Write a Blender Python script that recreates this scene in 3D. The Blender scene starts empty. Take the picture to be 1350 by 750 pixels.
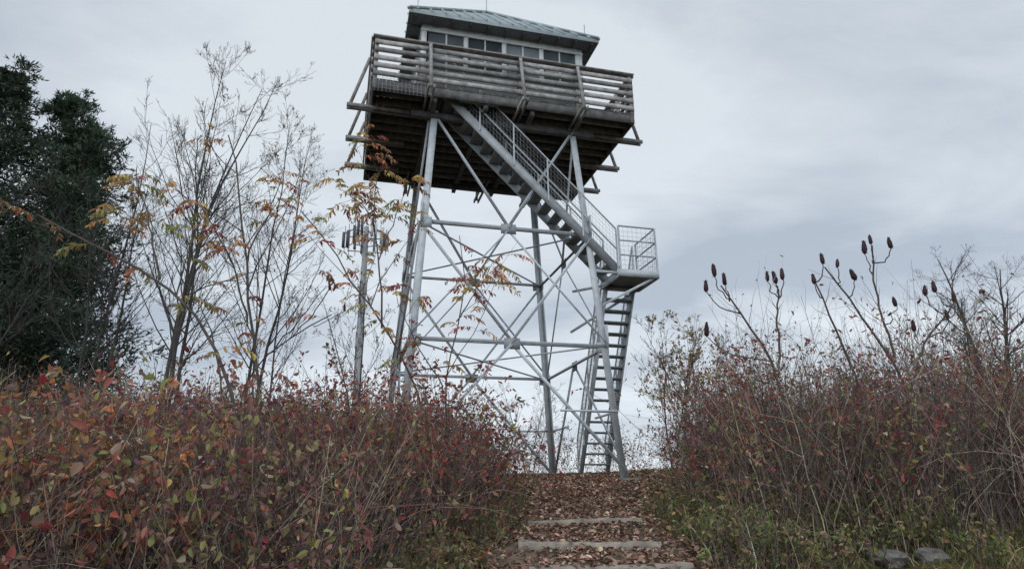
import bpy, math, numpy as np
from mathutils import Matrix, Vector
rng=np.random.default_rng(7)
scene=bpy.context.scene
COL=scene.collection

# ------------------------------------------------------------------ helpers
def link(o,parent=None):
    COL.objects.link(o)
    if parent: o.parent=parent
    return o
def empty(name,loc=(0,0,0),rz=0):
    e=bpy.data.objects.new(name,None); e.location=loc; e.rotation_euler=(0,0,rz); e.empty_display_size=.3
    return link(e)
def norm(v): return v/np.maximum(np.linalg.norm(v,axis=-1,keepdims=True),1e-9)

class Acc:
    def __init__(s): s.v=[];s.c=[];s.q=[];s.t=[];s.n=0
    def add(s,v,c,q=None,t=None):
        v=np.asarray(v,float).reshape(-1,3); c=np.asarray(c,float)
        if c.ndim==1: c=np.tile(c,(len(v),1))
        s.v.append(v);s.c.append(c)
        if q is not None and len(q): s.q.append(np.asarray(q).reshape(-1,4)+s.n)
        if t is not None and len(t): s.t.append(np.asarray(t).reshape(-1,3)+s.n)
        s.n+=len(v)
    def build(s,name,mat,parent=None,smooth=False):
        v=np.concatenate(s.v); c=np.concatenate(s.c)
        q=np.concatenate(s.q) if s.q else np.zeros((0,4),int)
        t=np.concatenate(s.t) if s.t else np.zeros((0,3),int)
        me=bpy.data.meshes.new(name)
        me.vertices.add(len(v)); me.vertices.foreach_set("co",v.ravel().astype(np.float32))
        nl=len(q)*4+len(t)*3
        me.loops.add(nl); me.loops.foreach_set("vertex_index",np.concatenate([q.ravel(),t.ravel()]).astype(np.int32))
        me.polygons.add(len(q)+len(t))
        st=np.concatenate([np.arange(len(q))*4,len(q)*4+np.arange(len(t))*3]).astype(np.int32)
        me.polygons.foreach_set("loop_start",st)
        if smooth: me.polygons.foreach_set("use_smooth",np.ones(len(q)+len(t),bool))
        me.update(calc_edges=True)
        a=me.color_attributes.new("Col",'FLOAT_COLOR','POINT')
        a.data.foreach_set("color",np.concatenate([c,np.ones((len(c),1))],1).ravel().astype(np.float32))
        me.materials.append(mat)
        return link(bpy.data.objects.new(name,me),parent)

def tubes(acc,P,R,col,sides=3):
    P=np.asarray(P,float);N,K,_=P.shape
    if N==0: return
    R=np.asarray(R,float)
    T=np.gradient(P,axis=1);T=norm(T)
    m=norm(P[:,-1]-P[:,0])
    ref=np.where(np.abs(m[:,2:3])>.7,np.array([[1,.13,.07]]),np.array([[.05,.1,1]]))
    a=norm(np.cross(T,ref[:,None,:]));b=np.cross(T,a)
    ang=np.arange(sides)*2*math.pi/sides
    V=P[:,:,None,:]+R[:,:,None,None]*(np.cos(ang)[None,None,:,None]*a[:,:,None,:]+np.sin(ang)[None,None,:,None]*b[:,:,None,:])
    col=np.asarray(col,float)
    if col.ndim==1: col=np.tile(col,(N,1))
    C=np.repeat(col,K*sides,axis=0)
    base=(np.arange(N)*K*sides)[:,None,None]; k=(np.arange(K-1)*sides)[None,:,None]; j=np.arange(sides)[None,None,:]; j2=(j+1)%sides
    q=np.stack([base+k+j,base+k+j2,base+k+sides+j2,base+k+sides+j],-1)
    acc.add(V,C,q=q)
def leaves(acc,C,D,L,W,col,fold=.25,nup=None,rich=False):
    N=len(C)
    if N==0:return
    D=norm(D)
    r=rng.normal(size=(N,3)) if nup is None else np.tile(np.array([0,0,1.]),(N,1))+nup*rng.normal(size=(N,3))
    S=norm(np.cross(D,r));Nn=np.cross(S,D)
    L=np.broadcast_to(np.asarray(L,float),(N,))[:,None];W=np.broadcast_to(np.asarray(W,float),(N,))[:,None]
    if rich:
        cu=rng.uniform(-.1,.45,(N,1))   # curl
        m1=C+D*L*.28-Nn*L*.02*cu;m2=C+D*L*.66-Nn*L*.22*cu;tip=C+D*L*.98-Nn*L*.6*cu
        f1=Nn*W*fold
        V=np.stack([C,m1+S*W*.46+f1,m2+S*W*.36+f1*.8,tip,m2-S*W*.36+f1*.8,m1-S*W*.46+f1,m1,m2],1)
        b=(np.arange(N)*8)[:,None]
        acc.add(V,np.repeat(col,8,axis=0),q=np.concatenate([b+np.array([[6,1,2,7]]),b+np.array([[5,6,7,4]])]),
            t=np.concatenate([b+np.array([[0,1,6]]),b+np.array([[0,6,5]]),b+np.array([[7,2,3]]),b+np.array([[4,7,3]])]))
        return
    mid=C+D*L*.42
    V=np.stack([C,mid+S*W*.5+Nn*W*fold,C+D*L-Nn*L*.12,mid-S*W*.5+Nn*W*fold],1)
    b=(np.arange(N)*4)[:,None]
    t=np.concatenate([b+np.array([[0,1,2]]),b+np.array([[0,2,3]])],0)
    acc.add(V,np.repeat(col,4,axis=0),t=t)
def grow(S,D,L,K=5,jit=.15,up=0.):
    N=len(S);P=np.zeros((N,K,3));P[:,0]=S;d=norm(np.asarray(D,float))
    for k in range(1,K):
        d=norm(d+jit*rng.normal(size=(N,3))+np.array([0,0,up]))
        P[:,k]=P[:,k-1]+d*(L/(K-1))[:,None]
    return P
def at(P,i,t):
    K=P.shape[1];f=np.clip(t,0,.9999)*(K-1);k=f.astype(int);w=(f-k)[:,None]
    a=P[i,k];b=P[i,k+1]
    return a*(1-w)+b*w,norm(b-a)
def spawn(P,R,M,t0,t1,ang,lf,K=5,jit=.15,up=.05,rf=.6,lmin=.3):
    N=len(P);i=np.repeat(np.arange(N),M);t=rng.uniform(t0,t1,N*M)
    p,d=at(P,i,t)
    plen=np.linalg.norm(np.diff(P,axis=1),axis=2).sum(1)
    r=norm(np.cross(d,rng.normal(size=d.shape)))
    a=np.radians(rng.normal(ang,ang*.25,N*M))[:,None]
    nd=d*np.cos(a)+r*np.sin(a)
    L=plen[i]*lf*(1-.75*t+lmin*.3)*rng.uniform(.6,1.3,N*M)
    C=grow(p,nd,L,K,jit,up)
    kk=(t*(P.shape[1]-1)).astype(int)
    r0=R[i,kk]*rf
    RR=r0[:,None]*np.linspace(1,.3,K)[None,:]
    return C,RR
def pick(pal,w,n,jit=.25):
    pal=np.array(pal);w=np.array(w,float);w/=w.sum()
    c=pal[rng.choice(len(pal),n,p=w)]
    return np.clip(c*np.exp(rng.normal(0,jit,(n,1)))*np.exp(rng.normal(0,.08,(n,3))),0,.8)
def fb(x,y,s=0.):
    return (np.sin(x*.9+1.3*y+s)+np.sin(2.1*x-.7*y+2+s)+.6*np.sin(3.7*x+2.9*y+s*2)+.4*np.sin(6.3*y-4.1*x+s))/3

# terrain height (eye of the photographer is z = 0)
PY=np.array([-60,-10,-2,0,3,6.5,7.4,9,12,15,18,24,30,45,80,160,400,9000.])
PZ=np.array([-12,-3.2,-1.85,-1.62,-1.2,-.70,-.55,-.38,.06,.40,.46,.42,.1,-2.2,-9,-24,-60,-70.])
def gz(x,y):
    x=np.asarray(x,float);y=np.asarray(y,float)
    z=np.interp(y,PY,PZ)
    ax=np.abs(x-.5)
    side=np.where(ax>13,-((ax-13)*.16)-np.minimum((ax-13)**2*.004,14),0)
    side=np.maximum(side,-60)
    z=z+side*np.exp(-np.maximum(y-200,0)/400)+0.1*np.clip((ax-1.6)/2,0,1)
    z=np.maximum(z,-75)
    z=z+.05*fb(x*1.2,y*1.2)*np.clip((ax-1)/2,0,1)+.012*fb(x*4,y*4,1.)
    r=np.hypot(x,y)
    z=z+np.clip((r-150)/400,0,1)*18*fb(x*.006,y*.006,3.)
    return z

# ------------------------------------------------------------------ materials
def mat(name,rough=.8,metal=0.,noise=6.,amt=.35,bump=.0,trans=0.,spec=.3,stretch=None,gain=1.,sat=1.):
    m=bpy.data.materials.new(name);m.use_nodes=True;nt=m.node_tree;N=nt.nodes;Lk=nt.links
    b=N["Principled BSDF"];b.inputs["Roughness"].default_value=rough;b.inputs["Metallic"].default_value=metal
    b.inputs["Specular IOR Level"].default_value=spec
    a=N.new("ShaderNodeAttribute");a.attribute_name="Col";src=a.outputs["Color"]
    if sat!=1.:
        hs=N.new("ShaderNodeHueSaturation");hs.inputs["Saturation"].default_value=sat;Lk.new(src,hs.inputs["Color"]);src=hs.outputs[0]
    tc=N.new("ShaderNodeTexCoord");mp=N.new("ShaderNodeMapping")
    Lk.new(tc.outputs['Object'],mp.inputs[0])
    if stretch: mp.inputs["Scale"].default_value=stretch
    nz=N.new("ShaderNodeTexNoise");nz.inputs["Scale"].default_value=noise;nz.inputs["Detail"].default_value=6;nz.inputs["Roughness"].default_value=.65
    Lk.new(mp.outputs[0],nz.inputs["Vector"])
    mr=N.new("ShaderNodeMapRange");mr.inputs[1].default_value=.3;mr.inputs[2].default_value=.7;mr.inputs[3].default_value=(1-amt)*gain;mr.inputs[4].default_value=(1+amt)*gain
    Lk.new(nz.outputs["Fac"],mr.inputs[0])
    mx=N.new("ShaderNodeVectorMath");mx.operation='SCALE'
    Lk.new(src,mx.inputs[0]);Lk.new(mr.outputs[0],mx.inputs["Scale"])
    Lk.new(mx.outputs[0],b.inputs["Base Color"])
    if bump:
        bp=N.new("ShaderNodeBump");bp.inputs["Strength"].default_value=bump;bp.inputs["Distance"].default_value=.03
        Lk.new(nz.outputs["Fac"],bp.inputs["Height"]);Lk.new(bp.outputs[0],b.inputs["Normal"])
    if trans:
        tr=N.new("ShaderNodeBsdfTranslucent");Lk.new(mx.outputs[0],tr.inputs[0])
        ms=N.new("ShaderNodeMixShader");ms.inputs[0].default_value=trans
        Lk.new(b.outputs[0],ms.inputs[1]);Lk.new(tr.outputs[0],ms.inputs[2]);Lk.new(ms.outputs[0],N["Material Output"].inputs[0])
    return m
M_leaf=mat("leaf",.6,trans=.35,noise=3,amt=.2,gain=1.27,sat=1.05)
M_needle=mat("conifer_leaf",.7,trans=.2,noise=1.2,amt=.3,gain=1.1)
M_litter=mat("leaf_litter",.8,trans=.1,noise=1.5,amt=.3,gain=1.15,sat=.93)
M_bark=mat("bark",.9,noise=9,amt=.4,bump=.3,gain=1.1)
M_steel=mat("galvanized_steel",.55,metal=.05,noise=5,amt=.22,spec=.5)
M_wood=mat("weathered_wood",.85,noise=7,amt=.45,bump=.3)
M_roof=mat("metal_roof",.5,metal=.1,noise=2.5,amt=.25,spec=.5)
M_paint=mat("painted_wall",.6,noise=5,amt=.15)
M_glass=mat("window_glass",.05,noise=1,amt=.1,spec=1.)
M_rock=mat("rock",.9,noise=6,amt=.45,bump=.8)
M_hill=mat("hill_woods_haze",1.,noise=.02,amt=.25,spec=0.)

# ------------------------------------------------------------------ ground
def ground_mat():
    m=bpy.data.materials.new("ground_soil_grass");m.use_nodes=True;nt=m.node_tree;N=nt.nodes;Lk=nt.links
    b=N["Principled BSDF"];b.inputs["Roughness"].default_value=.95;b.inputs["Specular IOR Level"].default_value=.1
    tc=N.new("ShaderNodeTexCoord")
    n1=N.new("ShaderNodeTexNoise");n1.inputs["Scale"].default_value=1.1;n1.inputs["Detail"].default_value=8
    n2=N.new("ShaderNodeTexNoise");n2.inputs["Scale"].default_value=24;n2.inputs["Detail"].default_value=8
    Lk.new(tc.outputs["Object"],n1.inputs[0]);Lk.new(tc.outputs["Object"],n2.inputs[0])
    r1=N.new("ShaderNodeValToRGB");e=r1.color_ramp.elements
    e[0].position=.38;e[0].color=(.09,.065,.045,1);e[1].position=.62;e[1].color=(.085,.09,.04,1)
    r2=N.new("ShaderNodeValToRGB");e=r2.color_ramp.elements
    e[0].position=.35;e[0].color=(.45,.45,.45,1);e[1].position=.68;e[1].color=(1.7,1.5,1.3,1)
    Lk.new(n1.outputs[0],r1.inputs[0]);Lk.new(n2.outputs[0],r2.inputs[0])
    mx=N.new("ShaderNodeMixRGB");mx.blend_type='MULTIPLY';mx.inputs[0].default_value=1
    Lk.new(r1.outputs[0],mx.inputs[1]);Lk.new(r2.outputs[0],mx.inputs[2]);Lk.new(mx.outputs[0],b.inputs["Base Color"])
    bp=N.new("ShaderNodeBump");bp.inputs["Strength"].default_value=.6;bp.inputs["Distance"].default_value=.04
    Lk.new(n2.outputs[0],bp.inputs["Height"]);Lk.new(bp.outputs[0],b.inputs["Normal"])
    return m
def sheet(name,xs,ys,zf,m,col=(.1,.08,.05)):
    X,Y=np.meshgrid(xs,ys);Z=zf(X,Y);V=np.stack([X,Y,Z],-1).reshape(-1,3)
    nx=len(xs);ny=len(ys);i=np.arange(ny-1)[:,None]*nx+np.arange(nx-1)[None,:]
    q=np.stack([i,i+1,i+1+nx,i+nx],-1).reshape(-1,4)
    a=Acc();a.add(V,np.array(col),q=q);return a.build(name,m,smooth=True)
u=np.linspace(-1,1,321)
xs=.5+5000*np.sinh(8.2*u)/math.sinh(8.2)
ys=9+5000*np.sinh(8.2*u)/math.sinh(8.2)
sheet("ground",xs,ys,gz,ground_mat())

def path_mat():
    m=bpy.data.materials.new("path_dirt");m.use_nodes=True;nt=m.node_tree;N=nt.nodes;Lk=nt.links
    b=N["Principled BSDF"];b.inputs["Roughness"].default_value=.95;b.inputs["Specular IOR Level"].default_value=.1
    tc=N.new("ShaderNodeTexCoord")
    n1=N.new("ShaderNodeTexNoise");n1.inputs["Scale"].default_value=2.2;n1.inputs["Detail"].default_value=9
    n2=N.new("ShaderNodeTexVoronoi");n2.inputs["Scale"].default_value=26
    Lk.new(tc.outputs["Object"],n1.inputs[0]);Lk.new(tc.outputs["Object"],n2.inputs[0])
    r1=N.new("ShaderNodeValToRGB");e=r1.color_ramp.elements
    e[0].position=.35;e[0].color=(.15,.105,.08,1);e[1].position=.7;e[1].color=(.29,.22,.17,1)
    Lk.new(n1.outputs[0],r1.inputs[0])
    mx=N.new("ShaderNodeMixRGB");mx.blend_type='MULTIPLY';mx.inputs[0].default_value=.35
    Lk.new(r1.outputs[0],mx.inputs[1]);Lk.new(n2.outputs["Distance"],mx.inputs[2]);Lk.new(mx.outputs[0],b.inputs["Base Color"])
    bp=N.new("ShaderNodeBump");bp.inputs["Strength"].default_value=.7;bp.inputs["Distance"].default_value=.03
    Lk.new(n1.outputs[0],bp.inputs["Height"]);Lk.new(bp.outputs[0],b.inputs["Normal"])
    return m
def pc(y): return np.interp(y,[-4,0,6.5,7.4,9,12,14,18],[.2,.4,.80,.80,.90,1.25,1.5,2.0])
def pw(y): return np.interp(y,[-4,6,9,12,14,18],[1.15,1.15,1.05,1.0,1.3,1.2])
ysP=np.linspace(-4,17.5,260);uP=np.linspace(-1,1,25)
Y,U=np.meshgrid(ysP,uP,indexing='ij');X=pc(Y)+U*(pw(Y)+.18*fb(Y*1.7,U*0+2))
Z=gz(X,Y)+.035-.06*np.abs(U)**5+.01*fb(X*7,Y*7)
V=np.stack([X,Y,Z],-1).reshape(-1,3);i=np.arange(259)[:,None]*25+np.arange(24)[None,:]
a=Acc();a.add(V,np.array([.15,.1,.07]),q=np.stack([i,i+1,i+26,i+25],-1).reshape(-1,4));a.build("path",path_mat(),smooth=True)

# ------------------------------------------------------------------ box beams
def beam(acc,p,q,a0,a1,b0,b1,col,ref=(0,0,1)):
    p=np.array(p,float);q=np.array(q,float);t=norm(q-p);ref=np.array(ref,float)
    if abs(t@ref)>.95: ref=np.array([0,1.,0])
    a=norm(np.cross(ref,t));b=np.cross(t,a)
    V=[]
    for e in (p,q):
        for (s,r) in ((a0,b0),(a1,b0),(a1,b1),(a0,b1)): V.append(e+a*s+b*r)
    f=[[3,2,1,0],[4,5,6,7],[0,1,5,4],[1,2,6,5],[2,3,7,6],[3,0,4,7]]
    acc.add(np.array(V),np.array(col),q=f)
def bar(acc,p,q,w,h,col,ref=(0,0,1)): beam(acc,p,q,-w/2,w/2,-h/2,h/2,col,ref)
def angle(acc,p,q,w,t,col,ref=(0,0,1)):
    beam(acc,p,q,0,w,0,t,col,ref);beam(acc,p,q,0,t,t,w,col,ref)
def box(acc,x0,x1,y0,y1,z0,z1,col):
    beam(acc,(x0,(y0+y1)/2,(z0+z1)/2),(x1,(y0+y1)/2,(z0+z1)/2),-(y1-y0)/2,(y1-y0)/2,-(z1-z0)/2,(z1-z0)/2,col)
def rod(acc,p,q,r,col,sides=6):
    tubes(acc,np.array([[p,q]],float),np.array([[r,r]]),col,sides)

# ------------------------------------------------------------------ lookout tower
TX,TY,YAW=-.554,15.2,.258
tower=empty("lookout_tower",(TX,TY,0),YAW)
ZD=8.76
steel=np.array([.49,.53,.56])
def sc(): return steel*rng.uniform(.82,1.12)
hw=lambda z:1.706+.069*(ZD-z)
Z1,Z2,ZF=5.57,2.97,.30
def G(sx,sy,z): h=hw(z);return np.array([sx*h,sy*h,z])
A=Acc()
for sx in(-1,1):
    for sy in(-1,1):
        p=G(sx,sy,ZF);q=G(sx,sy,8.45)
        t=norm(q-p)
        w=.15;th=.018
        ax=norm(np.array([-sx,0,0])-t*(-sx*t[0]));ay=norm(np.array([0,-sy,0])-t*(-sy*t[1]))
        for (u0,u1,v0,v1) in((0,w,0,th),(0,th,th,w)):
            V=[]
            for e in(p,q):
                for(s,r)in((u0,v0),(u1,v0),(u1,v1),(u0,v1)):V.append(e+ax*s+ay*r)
            A.add(np.array(V),steel*(1.02 if sy<0 else 1.2),q=[[3,2,1,0],[4,5,6,7],[0,1,5,4],[1,2,6,5],[2,3,7,6],[3,0,4,7]])  # rear legs coloured lighter to make up for the deck's shade
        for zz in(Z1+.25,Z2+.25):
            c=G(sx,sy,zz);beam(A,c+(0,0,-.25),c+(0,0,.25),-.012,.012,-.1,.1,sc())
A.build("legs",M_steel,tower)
B=Acc()
for k,(a,b) in enumerate((((-1,-1),(1,-1)),((1,-1),(1,1)),((1,1),(-1,1)),((-1,1),(-1,-1)))):
    def m(z,f=.5): return G(*a,z)*(1-f)+G(*b,z)*f
    for z in(Z1,Z2): angle(B,m(z,0),m(z,1),.075,.012,sc()*.68)
    mid1,mid2=m(Z1),m(Z2)
    for f in(0,1):
        angle(B,m(8.40,f),mid1+(0,0,.02),.055,.01,sc())
        if not (k==1): angle(B,m(Z1-.03,f),mid2+(0,0,.02),.055,.01,sc())
        angle(B,mid1-(0,0,.05),m(Z2+.06,f),.036,.009,sc())
        angle(B,mid2-(0,0,.03),m(ZF+.12,f),.055,.01,sc())
    bar(B,m((Z2+ZF)/2,.0),m((Z2+ZF)/2,.28),.04,.04,sc());bar(B,m((Z2+ZF)/2,.72),m((Z2+ZF)/2,1.),.04,.04,sc())
    d=norm(m(Z1,1)-m(Z1,0))
    for c in(mid1,mid2): beam(B,c-d*.17,c+d*.17,-.012,.0,-.11,.12,sc()*.65)
    for z in(Z1,Z2):
        for f,s in((0,1),(1,-1)):
            c=m(z,f);beam(B,c,c+d*.24*s,-.02,-.008,-.12,.12,sc()*.85)
for z in(Z1,Z2): bar(B,G(-1,-1,z),G(1,1,z),.03,.03,sc()*.7);bar(B,G(1,-1,z+.06),G(-1,1,z+.06),.03,.03,sc()*.7)
B.build("bracing",M_steel,tower)
F=Acc()
for sx in(-1,1):
    for sy_ in(-1,1):
        c=G(sx,sy_,.3);box(F,c[0]-.2,c[0]+.2,c[1]-.2,c[1]+.2,-.4,.32 if sy_<0 else .46,(.2,.19,.17))
F.build("concrete_footings",M_rock,tower)

# deck
HX,Y0,Y1=3.1,-2.2,2.32
wd=lambda k=1.:np.array([.128,.125,.125])*rng.uniform(.7,1.3)*k
D=Acc()
for x in np.arange(-3.1,3.1,.148):
    segs=[(Y0,Y1)]
    if -1.6<x<-.25: segs=[(Y0,-1.98),(-1.2,Y1)]
    for s in segs: box(D,x,x+.14,s[0],s[1],ZD-.04,ZD,wd(.9))
D.build("deck_planks",M_wood,tower)
J=Acc()
for y in np.arange(Y0+.3,Y1-.1,.36):
    segs=[(-3.05,3.05)]
    if -1.98<y<-1.2: segs=[(-3.05,-1.65),(-.2,3.05)]
    for s in segs: box(J,s[0],s[1],y-.022,y+.022,ZD-.24,ZD-.043,wd(1.1))
for y in(Y0+.022,Y1-.022): box(J,-3.1,3.1,y-.02,y+.02,ZD-.26,ZD-.043,wd(1.1))
for x in(-3.08,3.08): box(J,x-.02,x+.02,Y0+.045,Y1-.045,ZD-.26,ZD-.043,wd(1.1))
for x in(-1.72,-.55,.55,1.72): box(J,x-.05,x+.05,Y0+.05,Y1-.05,ZD-.40,ZD-.243,wd(.7))
for y in(-1.72,1.72): box(J,-2.2,2.2,y-.05,y+.05,ZD-.54,ZD-.403,wd(.6))
J.build("deck_framing",M_wood,tower)
R=Acc();O=Acc();rc=lambda:np.array([.345,.333,.325])*rng.uniform(.6,1.22)
RH=1.05
def rail_side(p,q,posts,nrm):
    p=np.array(p,float);q=np.array(q,float);d=norm(q-p);nrm=np.array(nrm,float);L=np.linalg.norm(q-p)
    cuts=sorted(posts)
    for k in range(5):
        z=ZD+.06+.2*k
        c0=[0]+[c for c in cuts if .4<c<L-.4]+[L]
        for s,e in zip(c0[:-1],c0[1:]):
            dz=rng.normal(0,.006)
            bar(R,p+d*(s+.006)+nrm*.03+(0,0,z+.06+dz),p+d*(e-.006)+nrm*.03+(0,0,z+.06+dz+rng.normal(0,.004)),.034,.11,rc())
    bar(R,p-d*.04+(0,0,ZD+RH+.022),q+d*.04+(0,0,ZD+RH+.022),.15,.04,rc()*1.1)
    for s in cuts:
        b=p+d*s-nrm*.037
        bar(R,b+(0,0,ZD-.25),b+(0,0,ZD+RH),.09,.09,rc(),ref=(1,0,0))
def outrig(c,nrm,ext=.58):
    c=np.array(c,float);nrm=np.array(nrm,float);s=np.array([nrm[1],nrm[0],0])
    for o in(-.06,.06):
        bar(O,c-nrm*.9+s*o+(0,0,ZD-.31),c+nrm*ext+s*o+(0,0,ZD-.31),.038,.09,wd(1.9))
    bar(O,c+nrm*(ext-.06)+(0,0,ZD-.30),c+nrm*.07+(0,0,ZD+RH-.02),.07,.045,rc()*.95)
fx=[-3.05,-1.86,.25,1.67,3.05]
rail_side((-HX,Y0,0),(HX,Y0,0),[x+HX for x in fx],(0,-1,0))
rail_side((-HX,Y1,0),(HX,Y1,0),[x+HX for x in fx],(0,1,0))
sy=[.75,2.2,3.6]
rail_side((-HX,Y0+.06,0),(-HX,Y1-.06,0),sy,(-1,0,0))
rail_side((HX,Y0+.06,0),(HX,Y1-.06,0),sy,(1,0,0))
for x in fx[1:4]: outrig((x,Y0,0),(0,-1,0),.45);outrig((x,Y1,0),(0,1,0))
for s in sy:
    outrig((-HX,Y0+s,0),(-1,0,0),.52);outrig((HX,Y0+s,0),(1,0,0),.52)
R.build("railing",M_wood,tower);O.build("outrigger_braces",M_wood,tower)
W=Acc()
def meshpanel(p,q,z0,z1,step=.1,r=.0035):
    p=np.array(p,float);q=np.array(q,float);L=np.linalg.norm((q-p)[:2]);n=max(2,int(L/step))
    for k in range(n+1):
        c=p+(q-p)*k/n;rod(W,c+(0,0,z0),c+(0,0,z1),r,steel*.8,3)
    m=max(2,int((z1-z0)/step))
    for k in range(m+1):
        z=z0+(z1-z0)*k/m;rod(W,p+(0,0,z),q+(0,0,z),r,steel*.8,3)
meshpanel((-3.14,Y0-.02,0),(-1.95,Y0-.02,0),ZD-.32,ZD+.1,.08)
meshpanel((-3.14,Y0,0),(-3.14,-1.2,0),ZD-.32,ZD+.1,.08)

# stairs
ST=Acc();sd=steel*.42
def flight(p,q,wv,n,name_w=.7,railsides=(-1,1)):
    p=np.array(p,float);q=np.array(q,float);wv=np.array(wv,float);run=q-p
    for s in(-1,1):
        o=wv*s*name_w/2
        bar(ST,p+o,q+o,.035,.2,sc()*.72,ref=(0,0,1))
    for k in range(n):
        c=p+run*(k+.5)/n
        bar(ST,c-wv*(name_w/2-.02)+(0,0,.02),c+wv*(name_w/2-.02)+(0,0,.02),.25,.035,sd*rng.uniform(.8,1.2))
    for s in railsides:
        o=wv*s*(name_w/2+.03);m=int(np.linalg.norm(run)/1.0)
        for k in range(m+1):
            c=p+run*k/m+o;rod(ST,c-(0,0,.05),c+(0,0,1.0),.02,sc())
        for zz in(.5,1.0): rod(ST,p+o+(0,0,zz),q+o+(0,0,zz),.02,sc())
        L=np.linalg.norm(run)
        for k in range(int(L/.11)):
            c=p+run*k/int(L/.11)+o;rod(W,c+(0,0,.12),c+(0,0,1.0),.003,steel*.8,3)
        for zz in np.arange(.14,1.,.11): rod(W,p+o+(0,0,zz),q+o+(0,0,zz),.003,steel*.8,3)
ZL=4.8
flight((-1.45,-1.60,ZD+.0),(2.52,-1.60,ZL),(0,1,0),17)
flight((2.98,-1.02,ZL),(2.98,1.35,.35),(1,0,0),18)
box(ST,2.52,3.45,-2.05,-1.02,ZL-.06,ZL-.02,sd)
for y in(-2.06,-1.01): box(ST,2.50,3.47,y-.02,y+.02,ZL-.16,ZL,sc())
for x in(2.51,3.46): box(ST,x-.018,x+.018,-2.038,-1.032,ZL-.16,ZL+.002,sc())
for(x,y)in((2.55,-2.05),(3.45,-2.05),(3.45,-1.02)): rod(ST,(x,y,ZL-.1),(x,y,ZL+1.05),.024,sc())
for zz in(.35,.7,1.05):
    rod(ST,(2.55,-2.05,ZL+zz),(3.45,-2.05,ZL+zz),.02,sc());rod(ST,(3.45,-2.05,ZL+zz),(3.45,-1.02,ZL+zz),.02,sc())
meshpanel((2.55,-2.05,0),(3.45,-2.05,0),ZL,ZL+1.03,.11);meshpanel((3.45,-2.05,0),(3.45,-1.02,0),ZL,ZL+1.03,.11)
angle(ST,G(1,-1,ZL-.9),(3.42,-2.02,ZL-.14),.05,.01,sc());angle(ST,G(1,-1,ZL-.08),(2.52,-2.02,ZL-.1),.05,.01,sc())
angle(ST,G(1,0,ZL-1.0),(3.42,-1.05,ZL-.14),.05,.01,sc());angle(ST,G(1,-.2,ZL-.08),(2.52,-1.05,ZL-.1),.05,.01,sc())
ST.build("stairs",M_steel,tower);W.build("wire_mesh",M_steel,tower)

# cab
cy=.3;ch=2.02;Z0=ZD+.003;ZE=10.87;WT=10.58
C=Acc();pc_=lambda:np.array([.64,.68,.68])*rng.uniform(.92,1.06)
Gl=Acc()
box(C,-ch+.05,ch-.05,cy-ch+.80,cy+ch-.05,Z0,Z0+.06,(.1,.09,.08))
box(C,-ch+.07,ch-.07,cy-ch+.07,cy+ch-.07,10.64,10.67,(.3,.28,.25))
for rot in range(4):
    c,s=[(1,0),(0,1),(-1,0),(0,-1)][rot]
    T=lambda x,y:np.array([x*c-y*s,cy+x*s+y*c])
    def bx(acc,x0,x1,y0,y1,z0,z1,col):
        p=T(x0,(y0+y1)/2);q=T(x1,(y0+y1)/2);zz=(z0+z1)/2
        beam(acc,(*p,zz),(*q,zz),-(y1-y0)/2,(y1-y0)/2,-(z1-z0)/2,(z1-z0)/2,col)
    bx(C,-ch+.06,ch-.06,-ch,-ch+.06,Z0,ZD+.82,(.24,.27,.27))
    bx(C,-ch-.02,ch+.0,-ch-.03,-ch+.08,ZD+.822,ZD+.87,pc_())
    bx(C,-ch+.06,ch-.06,-ch+.004,-ch+.06,WT+.02,10.79,pc_())
    bx(C,-ch-.012,ch+.0,-ch-.02,-ch+.0,WT,WT+.07,pc_())
    bx(C,-ch,-ch+.12,-ch-.006,-ch+.12,Z0,10.79,pc_())
    n=4;wv=(2*ch-.24)/n
    for k in range(n):
        xa=-ch+.12+k*wv
        bx(C,xa+wv-.055,xa+wv+.055,-ch-.004,-ch+.06,ZD+.872,WT+.018,pc_())
        bx(Gl,xa+.04,xa+wv-.04,-ch+.03,-ch+.036,ZD+.872,WT+.018,[(.10,.12,.135),(.05,.06,.07),(.22,.25,.27),(.08,.1,.11)][(k+rot)%4])  # opaque panes; pale tones painted in for sky seen through
        bx(C,xa+wv/2-.018,xa+wv/2+.018,-ch+.008,-ch+.028,ZD+.872,WT+.018,pc_())
C.build("cab_walls",M_paint,tower);Gl.build("cab_windows",M_glass,tower)
RF=Acc();e=2.36;ap=np.array([0,cy,13.15]);rcx=np.array([.27,.32,.335])
cor=np.array([[-e,cy-e,ZE],[e,cy-e,ZE],[e,cy+e,ZE],[-e,cy+e,ZE]])
V=np.concatenate([cor,[ap],cor-(0,0,.10)])
RF.add(V,rcx,q=[[0,1,6,5],[1,2,7,6],[2,3,8,7],[3,0,5,8]],t=[[0,4,1],[1,4,2],[2,4,3],[3,4,0]])
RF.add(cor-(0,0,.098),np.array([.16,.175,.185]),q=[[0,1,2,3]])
for k in range(4):
    p0,p1=cor[k],cor[(k+1)%4];d=norm(p1-p0)
    for x in np.arange(-e+.2,e,.33):
        f=1-abs(x)/e;s0=(p0+p1)/2+d*x;mid=(p0+p1)/2
        s1=s0+(ap-mid)*f
        up=norm(np.cross(d,ap-mid));up=up*np.sign(up[2])
        beam(RF,s0,s1,-.014,.014,-.01,.04,rcx*1.5,ref=up)
    beam(RF,p0,ap,-.05,.05,-.01,.05,rcx*1.2)
RF.build("roof",M_roof,tower)
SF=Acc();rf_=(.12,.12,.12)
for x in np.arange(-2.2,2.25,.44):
    box(SF,x-.02,x+.02,cy-e+.03,cy-ch-.03,ZE-.15,ZE-.101,rf_);box(SF,x-.02,x+.02,cy+ch+.03,cy+e-.03,ZE-.15,ZE-.101,rf_)
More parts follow.
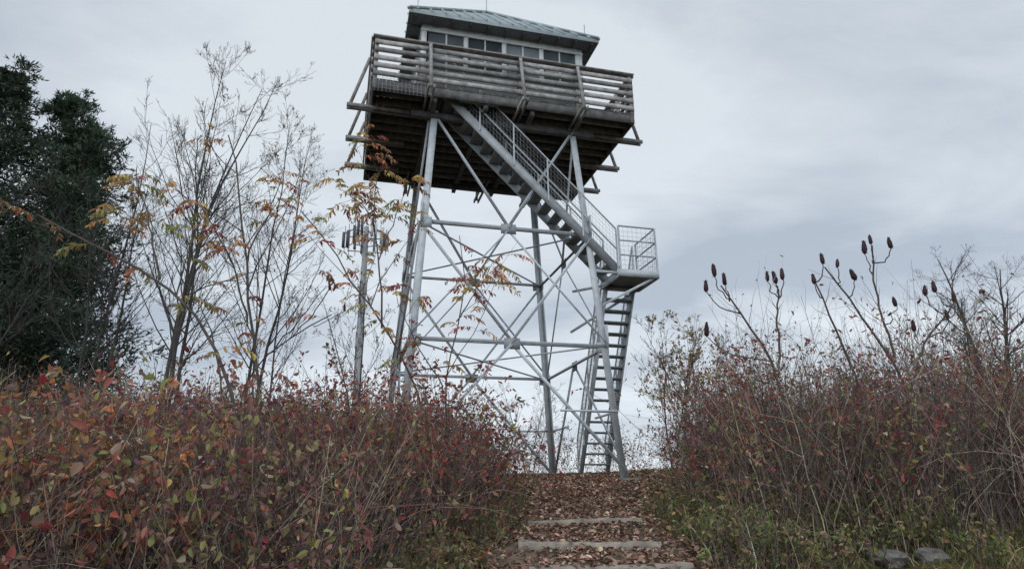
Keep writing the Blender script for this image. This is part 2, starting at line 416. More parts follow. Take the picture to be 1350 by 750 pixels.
for x0,x1 in((-e+.03,-ch-.03),(ch+.03,e-.03)):
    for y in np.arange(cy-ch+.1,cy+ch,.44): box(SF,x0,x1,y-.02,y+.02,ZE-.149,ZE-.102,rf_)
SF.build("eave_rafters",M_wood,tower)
LR=Acc();rod(LR,(-2.15,cy-2.2,ZE),(-2.15,cy-2.2,ZE+.75),.012,steel);rod(LR,(2.1,cy-2.1,ZE),(2.1,cy-2.1,ZE+.6),.012,steel);rod(LR,ap,ap+(0,0,.5),.014,steel)
LR.build("lightning_rods",M_steel,tower)

# ------------------------------------------------------------------ cell tower
ct=empty("cell_tower",(-14.3,60,0))
A=Acc();tubes(A,np.array([[[0,0,-12],[0,0,2],[0,0,14],[0,0,25.5]]],float),np.array([[.50,.42,.34,.24]]),(.30,.32,.34),16);A.build("pole",M_steel,ct,smooth=True)
A=Acc()
for k in range(3):
    an=math.radians(90+120*k+15);d=np.array([math.cos(an),math.sin(an),0]);s=np.array([-d[1],d[0],0])
    for z in(23.4,24.9):
        rod(A,(0,0,z),d*1.4+(0,0,z),.05,(.15,.15,.17));rod(A,d*1.4-s*1.7+(0,0,z),d*1.4+s*1.7+(0,0,z),.05,(.15,.15,.17))
    for o in(-1.65,-.9,.3,1.0,1.65):
        c=d*1.5+s*o;zz=rng.uniform(-.3,.3)
        cc=(.55,.58,.60) if (c[0]>.4 and rng.random()<.75) else (.09,.09,.11)
        box(A,c[0]-.12,c[0]+.12,c[1]-.08,c[1]+.08,23.5+zz,25.1+zz+rng.uniform(0,.4),cc)
        rod(A,(c[0]*.94,c[1]*.94,22.9),(c[0]*.94,c[1]*.94,25.7),.035,(.25,.25,.25))
rod(A,(0,0,25),(0,0,26.4),.03,(.3,.3,.3))
A.build("antennas",M_paint,ct)

# ------------------------------------------------------------------ path steps, leaves, rocks
def timber_step(y,x0,x1,zt,tilt=0):
    A=Acc();n=16;xs=np.linspace(x0,x1,n)
    hh=.075;dd=.09
    prof=np.array([[-dd,-hh],[dd,-hh],[dd,hh-.015],[dd-.02,hh],[-dd+.02,hh],[-dd,hh-.015]])
    V=[]
    for k,x in enumerate(xs):
        w_=rng.normal(0,.005,(6,2));oy=.02*math.sin(x*2.5+y*3);oz=tilt*(k/n-.5)+.006*math.sin(x*5+y)
        for j in range(6):V.append([x,y+prof[j,0]+w_[j,0]+oy,zt-hh+prof[j,1]+w_[j,1]+oz])
    q=[[k*6+j,k*6+(j+1)%6,(k+1)*6+(j+1)%6,(k+1)*6+j] for k in range(n-1) for j in range(6)]
    q+=[[0,1,2,5],[2,3,4,5],[(n-1)*6+5,(n-1)*6+2,(n-1)*6+1,(n-1)*6],[(n-1)*6+5,(n-1)*6+4,(n-1)*6+3,(n-1)*6+2]]
    A.add(np.array(V),np.array([.28,.245,.21])*rng.uniform(.9,1.15),q=q)
    return A.build("timber_step",M_wood)
for y,x0,x1,tl in((9.0,.16,1.62,.02),(7.4,.03,1.52,-.025),(6.5,.12,1.6,.02),(5.6,-.1,1.4,0)):
    timber_step(y,x0,x1,float(gz(.8,y))+.095,tl)

def edgeL(y): return np.interp(y,[0,4,6.5,8,10,12,16],[-1.7,-1.3,-.72,-.42,-.12,-.5,-1.])
def edgeR(y): return np.interp(y,[0,4,6.5,8,10,12,14,18],[1.9,2.0,2.05,2.1,2.2,2.6,3.5,4.2])
FL=Acc();n=21000
y=rng.uniform(4.5,18,n);x=pc(y)+rng.normal(0,.85,n)
kp=rng.random(n)<np.clip(.8+.6*fb(x*2.3,y*2.3,2),.2,1);x=x[kp];y=y[kp];n=len(x)
u_=rng.normal(size=(n,3))*np.array([1,1,.3])
cl=pick([(.27,.15,.10),(.21,.13,.095),(.38,.26,.18),(.14,.09,.075),(.25,.10,.075),(.42,.33,.24)],[4,3.5,3,2.5,1.,1.4],n,.3)
zz=gz(x,y)+.045+rng.uniform(0,.02,n)
for ys_ in(9.0,7.4,6.5):
    near=(np.abs(y-ys_)<.09)&(x>.1)&(x<1.5);zz=np.where(near,np.where(rng.random(n)<.45,float(gz(.8,ys_))+.10,zz),zz)
leaves(FL,np.stack([x,y,zz],-1),u_,rng.uniform(.04,.095,n),rng.uniform(.03,.06,n),cl,nup=.35,rich=True)
FL.build("fallen_leaves",M_litter)

def rock(loc,s,col=(.17,.16,.15)):
    import bmesh
    bm=bmesh.new();bmesh.ops.create_icosphere(bm,subdivisions=3,radius=1)
    o=rng.normal(size=3)*5
    for v in bm.verts:
        c=np.array(v.co);f=1+.18*math.sin(3*c[0]+o[0])*math.cos(2.5*c[1]+o[1])+.12*math.sin(5*c[2]+4*c[0]+o[2])+.05*math.sin(11*c[1]+7*c[0])
        v.co=Vector(c*f*np.array(s))
        v.co.z=max(min(v.co.z,s[2]*.7),-s[2])
    me=bpy.data.meshes.new("rock");bm.to_mesh(me);bm.free()
    a=me.color_attributes.new("Col",'FLOAT_COLOR','POINT')
    for d in a.data:d.color=(*col,1)
    me.materials.append(M_rock);ob=bpy.data.objects.new("rock",me);ob.location=loc;ob.rotation_euler=(0,rng.uniform(-.2,.2),rng.uniform(0,3));link(ob)
for x,y,s in((3.4,6.5,(.24,.15,.10)),(3.8,6.5,(.14,.12,.09)),(2.05,7.4,(.12,.1,.05)),(1.95,6.9,(.09,.07,.04))):
    rock((x,y,float(gz(x,y))+.04),s)

def grass(name,x,y,h,cols,wts):
    n=len(x);A=Acc();z=gz(x,y)
    D=norm(np.stack([rng.normal(0,.45,n),rng.normal(0,.45,n),np.ones(n)],-1))
    P=grow(np.stack([x,y,z],-1),D,h,3,.25,-.12)
    s=norm(np.cross(D,rng.normal(size=(n,3))));w=rng.uniform(.003,.007,n)[:,None]
    V=np.stack([P[:,0]-s*w,P[:,0]+s*w,P[:,1]+s*w*.8,P[:,1]-s*w*.8,P[:,2]],1)
    b=(np.arange(n)*5)[:,None]
    A.add(V,np.repeat(pick(cols,wts,n,.3),5,axis=0),q=b+np.array([[0,1,2,3]]),t=b+np.array([[3,2,4]]))
    A.build(name,M_leaf)
n=100000;x=rng.uniform(-9,10,n);y=rng.uniform(4,24,n)
d=np.abs(x-pc(y))/pw(y);keep=(d>.78+.3*rng.random(n)+.12*fb(x*3,y*3))|(y>17);keep&=(rng.random(n)<np.clip(1.7-.3*np.abs(d-1.0),.12,1))
x=x[keep];y=y[keep]
grass("grass",x,y,rng.uniform(.05,.20,len(x)),[(.15,.155,.06),(.21,.19,.09),(.09,.11,.045),(.32,.26,.16)],[4,3,3,3])

# ------------------------------------------------------------------ thickets
def thicket(name,px,py,hfun,pal,wts,pal2,w2,leafn=4,lsz=(.035,.075),stemc=(.13,.105,.095),twigs=3,lean=.28,jit=.16,lw=.5,parent=None,patch=.5,rich=True,arch=0):
    n=len(px);H=hfun(px,py)*rng.uniform(.6,1.1,n);z=gz(px,py)
    S=np.stack([px,py,z-.02],-1);D=np.stack([rng.normal(0,lean,n),rng.normal(0,lean,n),np.ones(n)],-1)
    P=grow(S,D,H,6,jit,-.02)
    r=rng.uniform(.003,.0075,n);R=r[:,None]*np.linspace(1,.35,6)[None]
    A=Acc();cs=pick([stemc,(.20,.15,.12),(.08,.06,.06),(.36,.30,.23)],[5,3,3,1.8],n,.25)
    tubes(A,P,R,cs,3)
    if arch:
        m=arch;k=rng.integers(0,n,m);Da=np.stack([rng.normal(0,.8,m),rng.normal(0,.8,m),np.full(m,.9)],-1)
        Pa=grow(S[k]+[0,0,.2],Da,H[k]*rng.uniform(.8,1.35,m),9,.10,-.13)
        tubes(A,Pa,rng.uniform(.0025,.005,m)[:,None]*np.linspace(1,.4,9)[None],pick([(.26,.2,.15),(.2,.1,.09),(.4,.33,.25)],[3,3,2],m),3)
    T,TR=spawn(P,R,twigs,.3,1.,48,.42,K=4,jit=.2,up=.06,rf=.7)
    tubes(A,T,TR,np.repeat(cs,twigs,axis=0)*.9,3)
    A.build("stems",M_bark,parent)
    m=len(T)*leafn;i=np.repeat(np.arange(len(T)),leafn);t=rng.uniform(.1,1,m)
    p,d=at(T,i,t);p=p+rng.normal(0,.015,(m,3))
    D=d*.4+rng.normal(0,.55,(m,3))+np.array([0,0,-.6])
    hh=(p[:,2]-gz(p[:,0],p[:,1]))/np.maximum(hfun(p[:,0],p[:,1]),.1)
    f=rng.random(m)<np.clip((hh-.15)*1.6+.35*fb(p[:,0]*2,p[:,1]*2,4),0.02,.98)
    pl=np.repeat(np.repeat(pick(pal,wts,n,.2),twigs,axis=0),leafn,axis=0)
    c1=np.where((rng.random(m)<.6)[:,None],pl*np.exp(rng.normal(0,.2,(m,1))),pick(pal,wts,m))
    c=np.where(f[:,None],c1,pick(pal2,w2,m))
    kp=rng.random(m)<np.clip(.75+patch*fb(p[:,0]*1.6,p[:,1]*1.6+p[:,2],1.)+.3*(hh-.5),.1,1)
    p,D,c=p[kp],D[kp],c[kp];m=len(p)
    L=rng.uniform(lsz[0],lsz[1],m)
    A=Acc();leaves(A,p,D,L,L*lw*rng.uniform(.7,1.2,m),np.clip(c,0,.6),rich=rich)
    A.build("leaves",M_leaf,parent)
RED=(.24,.065,.062);BRICK=(.27,.11,.085);ORG=(.37,.17,.085);BRN=(.19,.125,.095);PUR=(.14,.068,.075);YG=(.21,.195,.08);GRN=(.10,.125,.05);TAN=(.34,.27,.19)
def region(n,x0,x1,y0,y1,ok):
    X=[];Y=[]
    while sum(map(len,X))<n:
        x=rng.uniform(x0,x1,n);y=rng.uniform(y0,y1,n);k=ok(x,y);X.append(x[k]);Y.append(y[k])
    return np.concatenate(X)[:n],np.concatenate(Y)[:n]
def hL(x,y):
    e=np.clip((edgeL(y)-x)/.4,0,1)
    return (1.66+.30*fb(x*1.3,y*1.3)+.16*fb(x*3,y*3,2)+.42*np.exp(-((x+1.2)**2/1.3+(y-9.)**2/4)))*(.5+.5*e**.6)
x,y=region(2400,-5,-.1,7,12,lambda x,y:(x<edgeL(y)))
p=empty("red_shrub_thicket");thicket("l",x,y,hL,[RED,BRICK,BRN,PUR,YG,ORG],[4.5,3.5,3,3,1.2,.7],[BRN,PUR,YG,GRN],[5,4,2,1.5],leafn=6,lsz=(.04,.09),parent=p,arch=120,patch=.7)
x,y=region(1250,-5,-1.2,3.9,7.4,lambda x,y:(x<edgeL(y)-.05)&(x>-.95*y))
p=empty("brown_shrub_thicket");thicket("l",x,y,hL,[BRICK,BRN,PUR,YG,TAN,RED],[2.3,4.5,3.3,3,1.4,1.6],[BRN,PUR,YG,TAN],[5,3,2.5,2],leafn=5,lsz=(.03,.085),parent=p,patch=.9,arch=160)
x,y=region(720,-5.5,-2.2,3.6,6.6,lambda x,y:(x<-.48*y)&(x>-1.*y))
p=empty("orange_shrub");thicket("l",x,y,hL,[ORG,BRICK,(.44,.26,.14),YG,BRN,RED],[4,5,1.6,2,2.4,1.4],[BRN,BRICK,YG],[4,4,2],leafn=6,lsz=(.04,.09),lw=.62,parent=p,patch=.8,arch=60)
x,y=region(2000,-14,-4,7,14,lambda x,y:(x>-1.0*y))
hB=lambda x,y:2.0+.35*fb(x,y)
p=empty("undergrowth");thicket("l",x,y,hB,[BRN,ORG,PUR,YG,BRICK],[4,1.5,3,3,2],[BRN,GRN,PUR],[4,2,4],leafn=4,parent=p,rich=False)
def hR(x,y):
    e=np.clip((x-edgeR(y))/.7,0,1)
    return (2.15+.42*fb(x*1.1,y*1.1,5)+.2*fb(x*3,y*3,1)-.1*np.maximum(x-6,0))*(.3+.7*e**.7)
x,y=region(3000,1.9,11,6.6,13.5,lambda x,y:(x>edgeR(y)+.15)&(x<.95*y))
p=empty("red_shrub_thicket");thicket("r",x,y,hR,[PUR,BRICK,BRN,RED,YG,TAN],[2.8,4,3.5,3.8,2.2,1.2],[BRN,PUR,YG,GRN,TAN],[4,2.4,3.4,3.2,1.5],leafn=5,lsz=(.035,.08),lean=.2,parent=p,patch=.9,arch=150)
x,y=region(420,1.9,9.5,6.6,11,lambda x,y:(x>edgeR(y)+.5)&(x<.95*y))
p=empty("bare_shrub");thicket("r",x,y,lambda x,y:2.75+.45*fb(x,y)-.08*np.maximum(x-6,0),[BRN,PUR],[1,1],[BRN,PUR],[1,1],leafn=1,twigs=6,lean=.16,parent=p,stemc=(.10,.08,.075))
x,y=region(1100,1.65,5.6,6.1,9.4,lambda x,y:(x>edgeR(y)-.25)&(x<edgeR(y)+2.3)&~((x>3.1)&(x<4.)&(y<6.6)))
p=empty("green_weeds");thicket("w",x,y,lambda x,y:.48+.28*fb(x*2,y*2),[GRN,YG,(.15,.18,.065),TAN,BRN],[4,4.5,3,1.6,2],[GRN,YG,BRN],[4,3,2],leafn=6,lsz=(.025,.07),lw=.5,parent=p)
x,y=region(520,-2.2,0,5.4,10.5,lambda x,y:(x<edgeL(y)+.35)&(x>edgeL(y)-.35))
p=empty("green_weeds");thicket("w",x,y,lambda x,y:.36+.15*fb(x*2,y*2),[YG,GRN,BRICK,BRN],[4,2.5,1.5,3],[GRN,YG,BRN],[3,3,2],leafn=5,lsz=(.03,.065),lw=.5,parent=p)
x,y=region(1500,-14,16,19,27,lambda x,y:(np.abs(x)<y*.85))
p=empty("background_shrubs");thicket("b",x,y,lambda x,y:1.7+.4*fb(x,y),[BRN,PUR,YG,BRICK],[4,3,2,2],[BRN,PUR],[1,1],leafn=4,lsz=(.06,.1),parent=p,rich=False)

# ------------------------------------------------------------------ trees
def bare_tree(name,x,y,h,stems=3,spread=.12,lvl=(18,7,4),r0=.06,col=(.065,.06,.057),ang=(38,38,40),lf=(.42,.5,.55),up=.10,t0=.25,leafcol=None,leafn=0,lsz=.05,jit=.06,keep=1.):
    z=float(gz(x,y));top=empty(name,(0,0,0))
    S=np.tile([x,y,z-.05],(stems,1))+rng.normal(0,.08,(stems,3))*[1,1,0]
    an=rng.uniform(0,6.28)+np.arange(stems)*6.28/stems
    D=np.stack([np.cos(an)*spread,np.sin(an)*spread,np.ones(stems)],-1)
    H=h*rng.uniform(.8,1.,stems);H[0]=h
    P=grow(S,D,H,10,jit,.03);R=np.linspace(1,.12,10)[None]*r0*rng.uniform(.75,1.,(stems,1))
    A=Acc();tubes(A,P,R,col,7)
    for k,m in enumerate(lvl):
        P,R=spawn(P,R,m,t0 if k==0 else .15,.98,ang[k],lf[k],K=6 if k<2 else 4,jit=.10+.03*k,up=up,rf=.45 if k==0 else .55)
        R=np.maximum(R,.0028)
        tubes(A,P,R,np.array(col)*(1-.08*k),5 if k==0 else 3)
    A.build("trunk_and_branches",M_bark,top)
    if leafn:
        m=len(P)*leafn;i=np.repeat(np.arange(len(P)),leafn);p,d=at(P,i,rng.uniform(.2,1,m))
        kk=rng.random(m)<keep;p,d=p[kk],d[kk];m=len(p)
        Dd=d*.3+rng.normal(0,.6,(m,3))+[0,0,-.5];L=rng.uniform(.7,1.3,m)*lsz
        B=Acc();leaves(B,p,Dd,L,L*.6,pick(leafcol,[1]*len(leafcol),m));B.build("foliage",M_leaf,top)
    return top
yl=[(.36,.28,.12),(.34,.22,.12),YG]
bare_tree("bare_tree",-6.3,12.0,9.3,stems=4,spread=.13,lvl=(20,8,5),r0=.055,lf=(.30,.45,.5),leafcol=yl,leafn=1,keep=.05,lsz=.06)
bare_tree("bare_tree",-5.4,13.5,8.8,stems=2,spread=.14,lvl=(20,8,5),r0=.05,lf=(.30,.45,.5),leafcol=yl,leafn=1,keep=.06,lsz=.06)
bare_tree("bare_tree",-8.2,12.5,7.4,stems=3,spread=.14,lvl=(16,7,4),r0=.045,lf=(.34,.5,.5))
bare_tree("bare_tree",-4.7,12.6,6.4,stems=2,spread=.1,lvl=(12,6,4),r0=.03,lf=(.34,.5,.5),leafcol=yl,leafn=1,keep=.1,lsz=.06)
bare_tree("bare_tree",-10.2,11.5,6.0,stems=3,spread=.2,lvl=(14,7,4),r0=.04)
bare_tree("bare_tree",-3.4,14.5,4.6,stems=3,spread=.25,lvl=(12,5,4),r0=.03,leafcol=[YG,ORG],leafn=1,keep=.6)
bare_tree("bare_tree",14.6,20,6.9,stems=3,spread=.2,lvl=(18,9,6),r0=.11,ang=(50,42,42),lf=(.42,.5,.55),up=.05,t0=.2)
bare_tree("bare_tree",12.4,18.5,4.6,stems=3,spread=.25,lvl=(14,8,5),r0=.06,ang=(46,42,42))
bare_tree("yellow_leaf_tree",4.1,17.0,4.1,stems=3,spread=.12,lvl=(14,5,3),r0=.03,leafcol=[(.34,.28,.12),(.38,.26,.12),YG],leafn=2,lsz=.08)
bare_tree("bare_tree",.6,25,4.2,stems=3,spread=.12,lvl=(12,6,4),r0=.03,col=(.14,.12,.11))
bare_tree("bare_tree",-2.0,27,3.6,stems=3,spread=.15,lvl=(12,6,4),r0=.03,col=(.14,.12,.11))
bare_tree("bare_tree",3.3,11.5,3.0,stems=4,spread=.2,lvl=(10,6,3),r0=.022)
bare_tree("bare_tree",7.2,11.5,3.2,stems=4,spread=.25,lvl=(10,6,3),r0=.022)

def evergreen(x,y,h,rad,nb=150):
    z=float(gz(x,y));top=empty("evergreen_tree")
    P=grow(np.array([[x,y,z]]),np.array([[0,0,1.]]),np.array([h]),12,.02,.05);R=np.linspace(.2,.02,12)[None]
    A=Acc();tubes(A,P,R,(.06,.05,.045),8)
    t=np.sort(rng.uniform(.06,.99,nb));p,d=at(P,np.zeros(nb,int),t)
    az=rng.uniform(0,6.28,nb);Lb=rad*np.clip((1-t)**.5*1.05,.16,1)*rng.uniform(.6,1.15,nb)*(1+.18*np.sin(az*2+t*9))
    D=np.stack([np.cos(az),np.sin(az),.2+.9*t],-1)
    B=grow(p,D,Lb,7,.10,.04);RB=np.linspace(1,.2,7)[None]*np.clip(Lb*.012,.008,.05)[:,None];tubes(A,B,RB,(.06,.05,.045),4)
    T,TR=spawn(B,RB,11,.12,1.,52,.5,K=4,jit=.15,up=.04,lmin=.9);tubes(A,T,TR,(.06,.05,.045),3)
    T2,TR2=spawn(T,TR,4,.2,1.,45,.6,K=3,jit=.15,up=.03,lmin=.7)
    A.build("trunk_and_branches",M_bark,top)
    F=Acc()
    for tw,k in((T,6),(T2,5)):
        m=len(tw)*k;i=np.repeat(np.arange(len(tw)),k);pp,dd=at(tw,i,rng.uniform(.1,1,m))
        Dd=dd+rng.normal(0,.55,(m,3))+[0,0,-.02];L=rng.uniform(.08,.20,m)
        f=.85+.45*fb(pp[:,0]*1.5,pp[:,2]*1.5+pp[:,1])
        leaves(F,pp,Dd,L,L*.24,pick([(.055,.09,.06),(.08,.11,.07),(.04,.07,.05),(.10,.12,.075)],[4,3,3,1.3],m)*np.clip(f,.45,1.4)[:,None],fold=.1)
    F.build("foliage",M_needle,top)
evergreen(-13.6,15.5,11.1,3.0,150)
evergreen(-12.5,16.6,10.9,2.5,110)
evergreen(-15.8,16.5,11.7,3.2,110)
evergreen(-11.4,15.8,9.5,2.5,140)
evergreen(-13.6,12.7,6.2,2.6,90)

# ------------------------------------------------------------------ sumac
def sumac_leaf(F,St,o,d,L,pal,w):
    d=norm(np.array(d,float));K=8
    P=np.zeros((K,3));P[0]=o;dd=d.copy()
    for k in range(1,K): dd=norm(dd+np.array([0,0,-.20])+rng.normal(0,.03,3));P[k]=P[k-1]+dd*L/(K-1)
    tubes(St,P[None],np.linspace(.0026,.0012,K)[None],(.22,.10,.06),3)
    n=rng.integers(9,13);t=np.linspace(.2,.98,n);i=np.zeros(n,int);p,tt=at(P[None],i,t)
    side=norm(np.cross(tt,np.array([0,0,1.])+rng.normal(0,.2,3)))
    c0=pick(pal,w,1,.15)[0]
    for s in(-1,1):
        keep=rng.random(n)<.84
        D=side*s*.85+tt*.45+np.array([0,0,-.65])+rng.normal(0,.28,(n,3))
        LL=L*.28*np.sin(np.clip(t,.25,.85)*3.0)**.5*rng.uniform(.7,1.15,n)
        c=np.clip(c0[None]*np.exp(rng.normal(0,.25,(n,1)))*np.exp(rng.normal(0,.12,(n,3))),0,.8)
        leaves(F,p[keep],D[keep],LL[keep],LL[keep]*.31,c[keep],nup=1.,rich=True)
def smooth_path(pts,n=12):
    pts=np.array(pts,float);s=np.r_[0,np.cumsum(np.linalg.norm(np.diff(pts,axis=0),axis=1))];u=np.linspace(0,s[-1],n)
    P=np.stack([np.interp(u,s,pts[:,k]) for k in range(3)],-1)
    for _ in range(2): P[1:-1]=.25*P[:-2]+.5*P[1:-1]+.25*P[2:]
    return P+rng.normal(0,.012,P.shape)
YO=(.40,.27,.12);OR=(.36,.20,.11);RR=(.27,.085,.075);GG=(.27,.25,.11)
def sumac_tree(branches,pal,w,L=(.28,.44),twig=3,col=(.085,.072,.065)):
    top=empty("sumac_tree");St=Acc();F=Acc()
    for (pts,r,nleaf) in branches:
        P=smooth_path(pts);R=np.linspace(r,r*.35,len(P));tubes(St,P[None],R[None],col,6)
        T,TR=spawn(P[None],R[None],twig,.4,.95,38,.5,K=6,jit=.12,up=.12)
        tubes(St,T,TR,col,4)
        for E in [P]+list(T):
            k=nleaf if E is P else max(1,int(nleaf*.55))
            if nleaf==0:k=0
            for j in range(k):
                t=rng.uniform(.42,1.);pp,dd=at(E[None],np.array([0]),np.array([t]))
                az=rng.uniform(0,6.28);D=np.array([math.cos(az),math.sin(az),.35])+dd[0]*.3
                sumac_leaf(F,St,pp[0],D,rng.uniform(*L),pal,w)
    St.build("stems",M_bark,top)
    if F.n:F.build("foliage",M_leaf,top)
    return top
sumac_tree([([(-2.5,7,-.6),(-2.64,7,.87),(-2.86,7,1.69),(-3.02,7,2.67),(-3.28,7.05,3.82),(-3.45,7.1,4.3)],.022,9),
            ([(-2.9,7,1.8),(-3.15,6.9,2.6),(-3.6,6.8,3.3)],.013,6),
            ([(-3.02,7,2.6),(-2.85,7.1,3.2),(-2.75,7.1,3.75)],.011,6)],[YO,OR,RR,GG],[3.4,3,2.2,1.8],L=(.18,.32),twig=4)
sumac_tree([([(-2.35,6,-.7),(-2.42,6,.62),(-2.92,6,1.7),(-3.57,6,2.15),(-4.2,6,2.45),(-4.75,6,2.72)],.022,9),
            ([(-3.4,6,2.05),(-3.75,6.1,2.9),(-3.95,6.2,3.35)],.012,6)],[YO,OR,GG,RR],[5,2.5,3,1],L=(.24,.38))
sumac_tree([([(-3.1,7.4,-.5),(-2.98,7.2,1.36),(-2.44,7,1.69),(-1.96,6.9,1.9)],.016,1),([(-2.7,7.1,1.5),(-2.3,7.,1.95),(-2.05,6.9,2.25)],.010,0),([(-3.1,7.4,.6),(-3.5,7.4,1.9),(-3.9,7.5,2.5)],.014,3)],[(.24,.15,.11),(.36,.22,.13)],[1,1],twig=2)
sumac_tree([([(-1.0,9,-.4),(-1.19,9,1.3),(-1.88,9,2.41),(-2.61,9,3.43),(-3.15,9,4.1)],.022,11),
            ([(-1.85,9,2.3),(-1.94,9,3.43),(-2.12,9,4.3),(-1.9,9,5.1)],.016,12),
            ([(-2.05,9,4.0),(-2.35,9,4.3),(-2.6,9,4.45)],.01,6),([(-1.95,9,3.3),(-1.75,9,3.9),(-1.55,9,4.5)],.01,8)],[YO,OR,GG,RR],[5,3.5,2.5,1.5],L=(.28,.44))
sumac_tree([([(-.8,9.3,-.3),(-1.0,9.3,1.5),(-.75,9.2,2.6),(-.61,9.2,3.2),(-.80,9.2,3.75)],.017,11),
            ([(-.8,9.2,2.4),(-.45,9.2,3.0),(-.25,9.2,3.35)],.011,9),([(-1.0,9.3,1.5),(-1.5,9.2,2.3),(-1.75,9.2,3.0)],.011,8)],[YO,OR,RR],[3,4,2.4],twig=2,L=(.26,.40))
def seed_heads(acc,pts,h=(.14,.21)):
    for p in pts:
        H=rng.uniform(*h);rr=H*.19;prof=[(.0,.3),(.12,.8),(.3,1.),(.55,.9),(.8,.6),(1.,.12)]
        tilt=np.array([rng.normal(0,.12),rng.normal(0,.12),1.])
        P=np.array([np.array(p)+tilt*H*a for a,_ in prof]);R=np.array([b*rr*rng.uniform(.85,1.15) for _,b in prof])
        tubes(acc,P[None],R[None],np.array([.055,.03,.033])*rng.uniform(.7,1.4),8)
        n=70;t=rng.uniform(.02,.85,n);pp,_=at(P[None],np.zeros(n,int),t);leaves(acc,pp,rng.normal(size=(n,3))*[1,1,.5]+[0,0,.9],rr*1.15,.013,pick([(.065,.035,.038),(.045,.028,.03)],[1,1],n))
heads=[(3.06,9,2.85),(2.78,9,2.75),(2.93,9,2.98),(3.68,9,2.9),(3.80,9,2.86),(3.90,9,2.92),(4.35,9,2.85),(4.52,9,3.15),(4.72,9,3.1),(5.27,9,3.45),(5.15,9,3.3),(5.55,9,3.38),(5.45,9,2.5),(5.9,9,2.65),(6.05,9,2.7),(6.3,9,2.55),(6.15,9,2.3),(2.72,9,2.1),(4.95,9,2.9),(5.7,9.1,2.15)]
top=empty("sumac_tree");St=Acc();cl=(.085,.07,.064)
trunks=[[(5.45,9,-.2),(5.37,9,1.5),(4.95,9,2.35),(4.55,9,3.1)],[(5.3,9,1.7),(5.2,9,2.6),(5.27,9,3.42)],[(5.42,9,1.3),(5.75,9,2.0),(6.12,9,2.35),(6.3,9,2.55)],
        [(3.7,9,-.2),(3.65,9,1.6),(3.3,9,2.3),(3.0,9,2.85)],[(3.65,9,1.5),(3.75,9,2.3),(3.82,9,2.86)],[(4.7,9,-.1),(4.75,9,1.4),(4.55,9,2.2),(4.35,9,2.85)]]
allP=[]
for tpts in trunks:
    P=smooth_path(tpts,14);allP.append(P);tubes(St,P[None],np.linspace(.028 if tpts[0][2]<1 else .018,.010,14)[None],cl,6)
cat=np.concatenate([P[4:] for P in allP])
for hd_ in heads:
    hd_=np.array(hd_);dd=np.linalg.norm(cat-hd_,axis=1)+np.where(cat[:,2]>hd_[2]-.2,9,0)
    s=cat[np.argmin(dd)];mid=(s+hd_)/2+np.array([(hd_[0]-s[0])*.22,rng.normal(0,.05),-.08])
    P=smooth_path([s,mid,hd_+(0,0,.02)],7);tubes(St,P[None],np.linspace(.011,.007,7)[None],cl,4)
T,TR=spawn(np.stack(allP),np.full((len(allP),14),.012),7,.3,.95,40,.3,K=6,jit=.12,up=.1);tubes(St,T,TR*.7,cl,3)
St.build("stems",M_bark,top);SH=Acc();seed_heads(SH,heads);SH.build("seed_heads",M_leaf,top)
top=empty("sumac_tree");SH=Acc();seed_heads(SH,[(-2.02,6.95,2.2),(-1.83,6.9,1.95)],(.07,.1));SH.build("seed_heads",M_leaf,top)
St=Acc();tubes(St,smooth_path([(-2.4,7,1.7),(-2.2,6.97,1.9),(-2.02,6.95,2.22)],6)[None],np.full((1,6),.006),cl,4);tubes(St,smooth_path([(-2.2,6.98,1.8),(-1.95,6.9,1.85),(-1.83,6.9,1.96)],6)[None],np.full((1,6),.005),cl,4);St.build("stems",M_bark,top)

# distant hills; aerial haze is painted into their pale blue colour
ang=np.radians(np.linspace(-80,80,260));rr=np.array([2600,3200,4000,4800]);A=Acc()
hz=lambda a,k:(-60,30+40*np.sin(a*5+1)+22*np.sin(a*13)+9*np.sin(a*31),60+60*np.sin(a*4+2.5)+30*np.sin(a*9+.4)+8*np.sin(a*41),-60)[k]
V=np.stack([np.stack([r*np.sin(ang),r*np.cos(ang),hz(ang,k)+0*ang],-1) for k,r in enumerate(rr)]).reshape(-1,3)
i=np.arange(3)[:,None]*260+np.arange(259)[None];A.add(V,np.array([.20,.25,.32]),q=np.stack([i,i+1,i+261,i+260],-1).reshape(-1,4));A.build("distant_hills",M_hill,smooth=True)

# ------------------------------------------------------------------ sky and light
w=bpy.data.worlds.new("World");scene.world=w;w.use_nodes=True;nt=w.node_tree;N=nt.nodes;Lk=nt.links
bg=N["Background"];bg.inputs[1].default_value=.14
sky=N.new("ShaderNodeTexSky");sky.sky_type='NISHITA';sky.sun_disc=False;sky.sun_elevation=math.radians(42);sky.sun_rotation=math.radians(205)
tc=N.new("ShaderNodeTexCoord");sp=N.new("ShaderNodeSeparateXYZ");Lk.new(tc.outputs["Generated"],sp.inputs[0])
mxz=N.new("ShaderNodeMath");mxz.operation='MAXIMUM';mxz.inputs[1].default_value=0;Lk.new(sp.outputs[2],mxz.inputs[0])
ad=N.new("ShaderNodeMath");ad.inputs[1].default_value=.26;Lk.new(mxz.outputs[0],ad.inputs[0])
dx=N.new("ShaderNodeMath");dx.operation='DIVIDE';Lk.new(sp.outputs[0],dx.inputs[0]);Lk.new(ad.outputs[0],dx.inputs[1])
dy=N.new("ShaderNodeMath");dy.operation='DIVIDE';Lk.new(sp.outputs[1],dy.inputs[0]);Lk.new(ad.outputs[0],dy.inputs[1])
cb=N.new("ShaderNodeCombineXYZ");Lk.new(dx.outputs[0],cb.inputs[0]);Lk.new(dy.outputs[0],cb.inputs[1]);cb.inputs[2].default_value=2.7
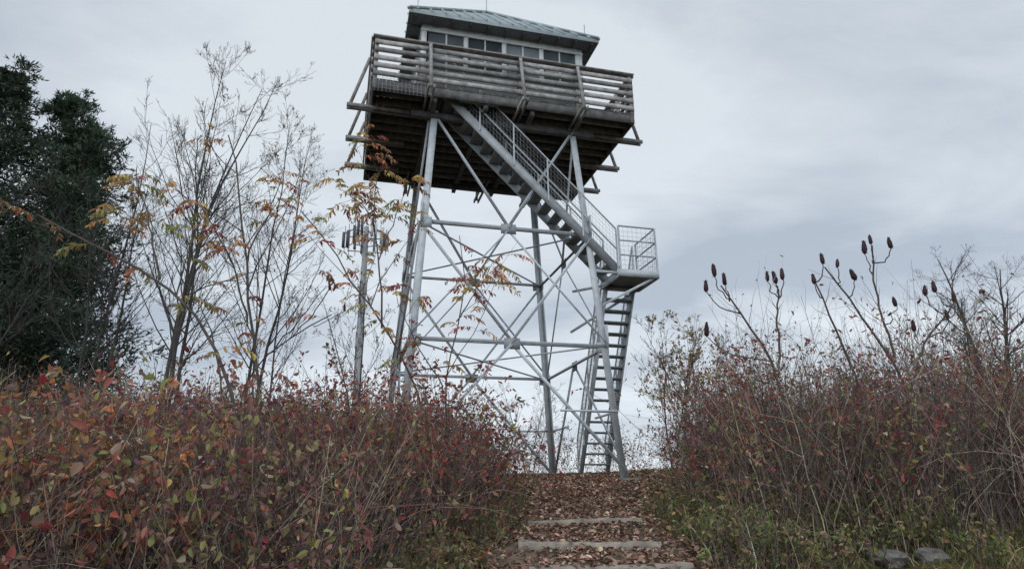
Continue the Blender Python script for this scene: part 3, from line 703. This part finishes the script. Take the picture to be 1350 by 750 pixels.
def noise(s,d,r,dist,rotz=0,sc_=(1,1,1)):
    mp=N.new("ShaderNodeMapping");mp.inputs["Rotation"].default_value=(0,0,rotz);mp.inputs["Scale"].default_value=sc_
    Lk.new(cb.outputs[0],mp.inputs[0]);z=N.new("ShaderNodeTexNoise")
    z.inputs["Scale"].default_value=s;z.inputs["Detail"].default_value=d;z.inputs["Roughness"].default_value=r;z.inputs["Distortion"].default_value=dist
    Lk.new(mp.outputs[0],z.inputs["Vector"]);return z
n1=noise(.75,5,.5,.4,.5,(.8,1.4,1));n2=noise(2.1,6,.55,.5,.9,(.8,1.3,1))
mm=N.new("ShaderNodeMath");mm.operation='MULTIPLY_ADD';Lk.new(n2.outputs[0],mm.inputs[0]);mm.inputs[1].default_value=.5;Lk.new(n1.outputs[0],mm.inputs[2])
sb=N.new("ShaderNodeMath");sb.operation='SUBTRACT';Lk.new(mm.outputs[0],sb.inputs[0]);sb.inputs[1].default_value=.25
cr=N.new("ShaderNodeValToRGB");e=cr.color_ramp.elements;e[0].position=.36;e[0].color=(.405,.46,.535,1);e[1].position=.59;e[1].color=(.66,.715,.765,1)
Lk.new(sb.outputs[0],cr.inputs[0])
hr=N.new("ShaderNodeMapRange");hr.inputs[1].default_value=0;hr.inputs[2].default_value=.55;hr.inputs[3].default_value=8.9;hr.inputs[4].default_value=7.9;Lk.new(sp.outputs[2],hr.inputs[0])
# sky brightened behind the camera, added to light faces turned that way
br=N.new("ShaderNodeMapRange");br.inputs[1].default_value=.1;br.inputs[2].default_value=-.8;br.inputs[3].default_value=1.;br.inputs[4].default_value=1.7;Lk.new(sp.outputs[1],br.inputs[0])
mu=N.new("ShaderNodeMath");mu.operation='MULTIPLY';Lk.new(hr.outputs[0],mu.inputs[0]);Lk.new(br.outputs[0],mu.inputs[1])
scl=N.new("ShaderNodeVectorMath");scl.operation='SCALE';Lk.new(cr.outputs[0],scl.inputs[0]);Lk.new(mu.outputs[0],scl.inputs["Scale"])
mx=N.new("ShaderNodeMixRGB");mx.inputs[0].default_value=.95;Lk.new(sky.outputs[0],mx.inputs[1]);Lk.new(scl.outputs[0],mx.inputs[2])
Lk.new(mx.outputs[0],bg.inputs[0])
sun=bpy.data.objects.new("sun",bpy.data.lights.new("sun",'SUN'));sun.data.energy=.6;sun.data.angle=math.radians(40);sun.data.color=(1,.95,.88)
sun.rotation_euler=(math.radians(48),0,math.radians(-25));link(sun)

# ------------------------------------------------------------------ camera
cam=bpy.data.objects.new("camera",bpy.data.cameras.new("camera"));link(cam);scene.camera=cam
cam.data.sensor_width=36;cam.data.lens=866/1350*36;cam.data.clip_end=20000;cam.data.clip_start=.05
cam.matrix_world=Matrix.Rotation(math.radians(90)+.312,4,'X')@Matrix.Rotation(-.013,4,'Z')
scene.view_settings.view_transform='Standard';scene.view_settings.look='None';scene.view_settings.exposure=0
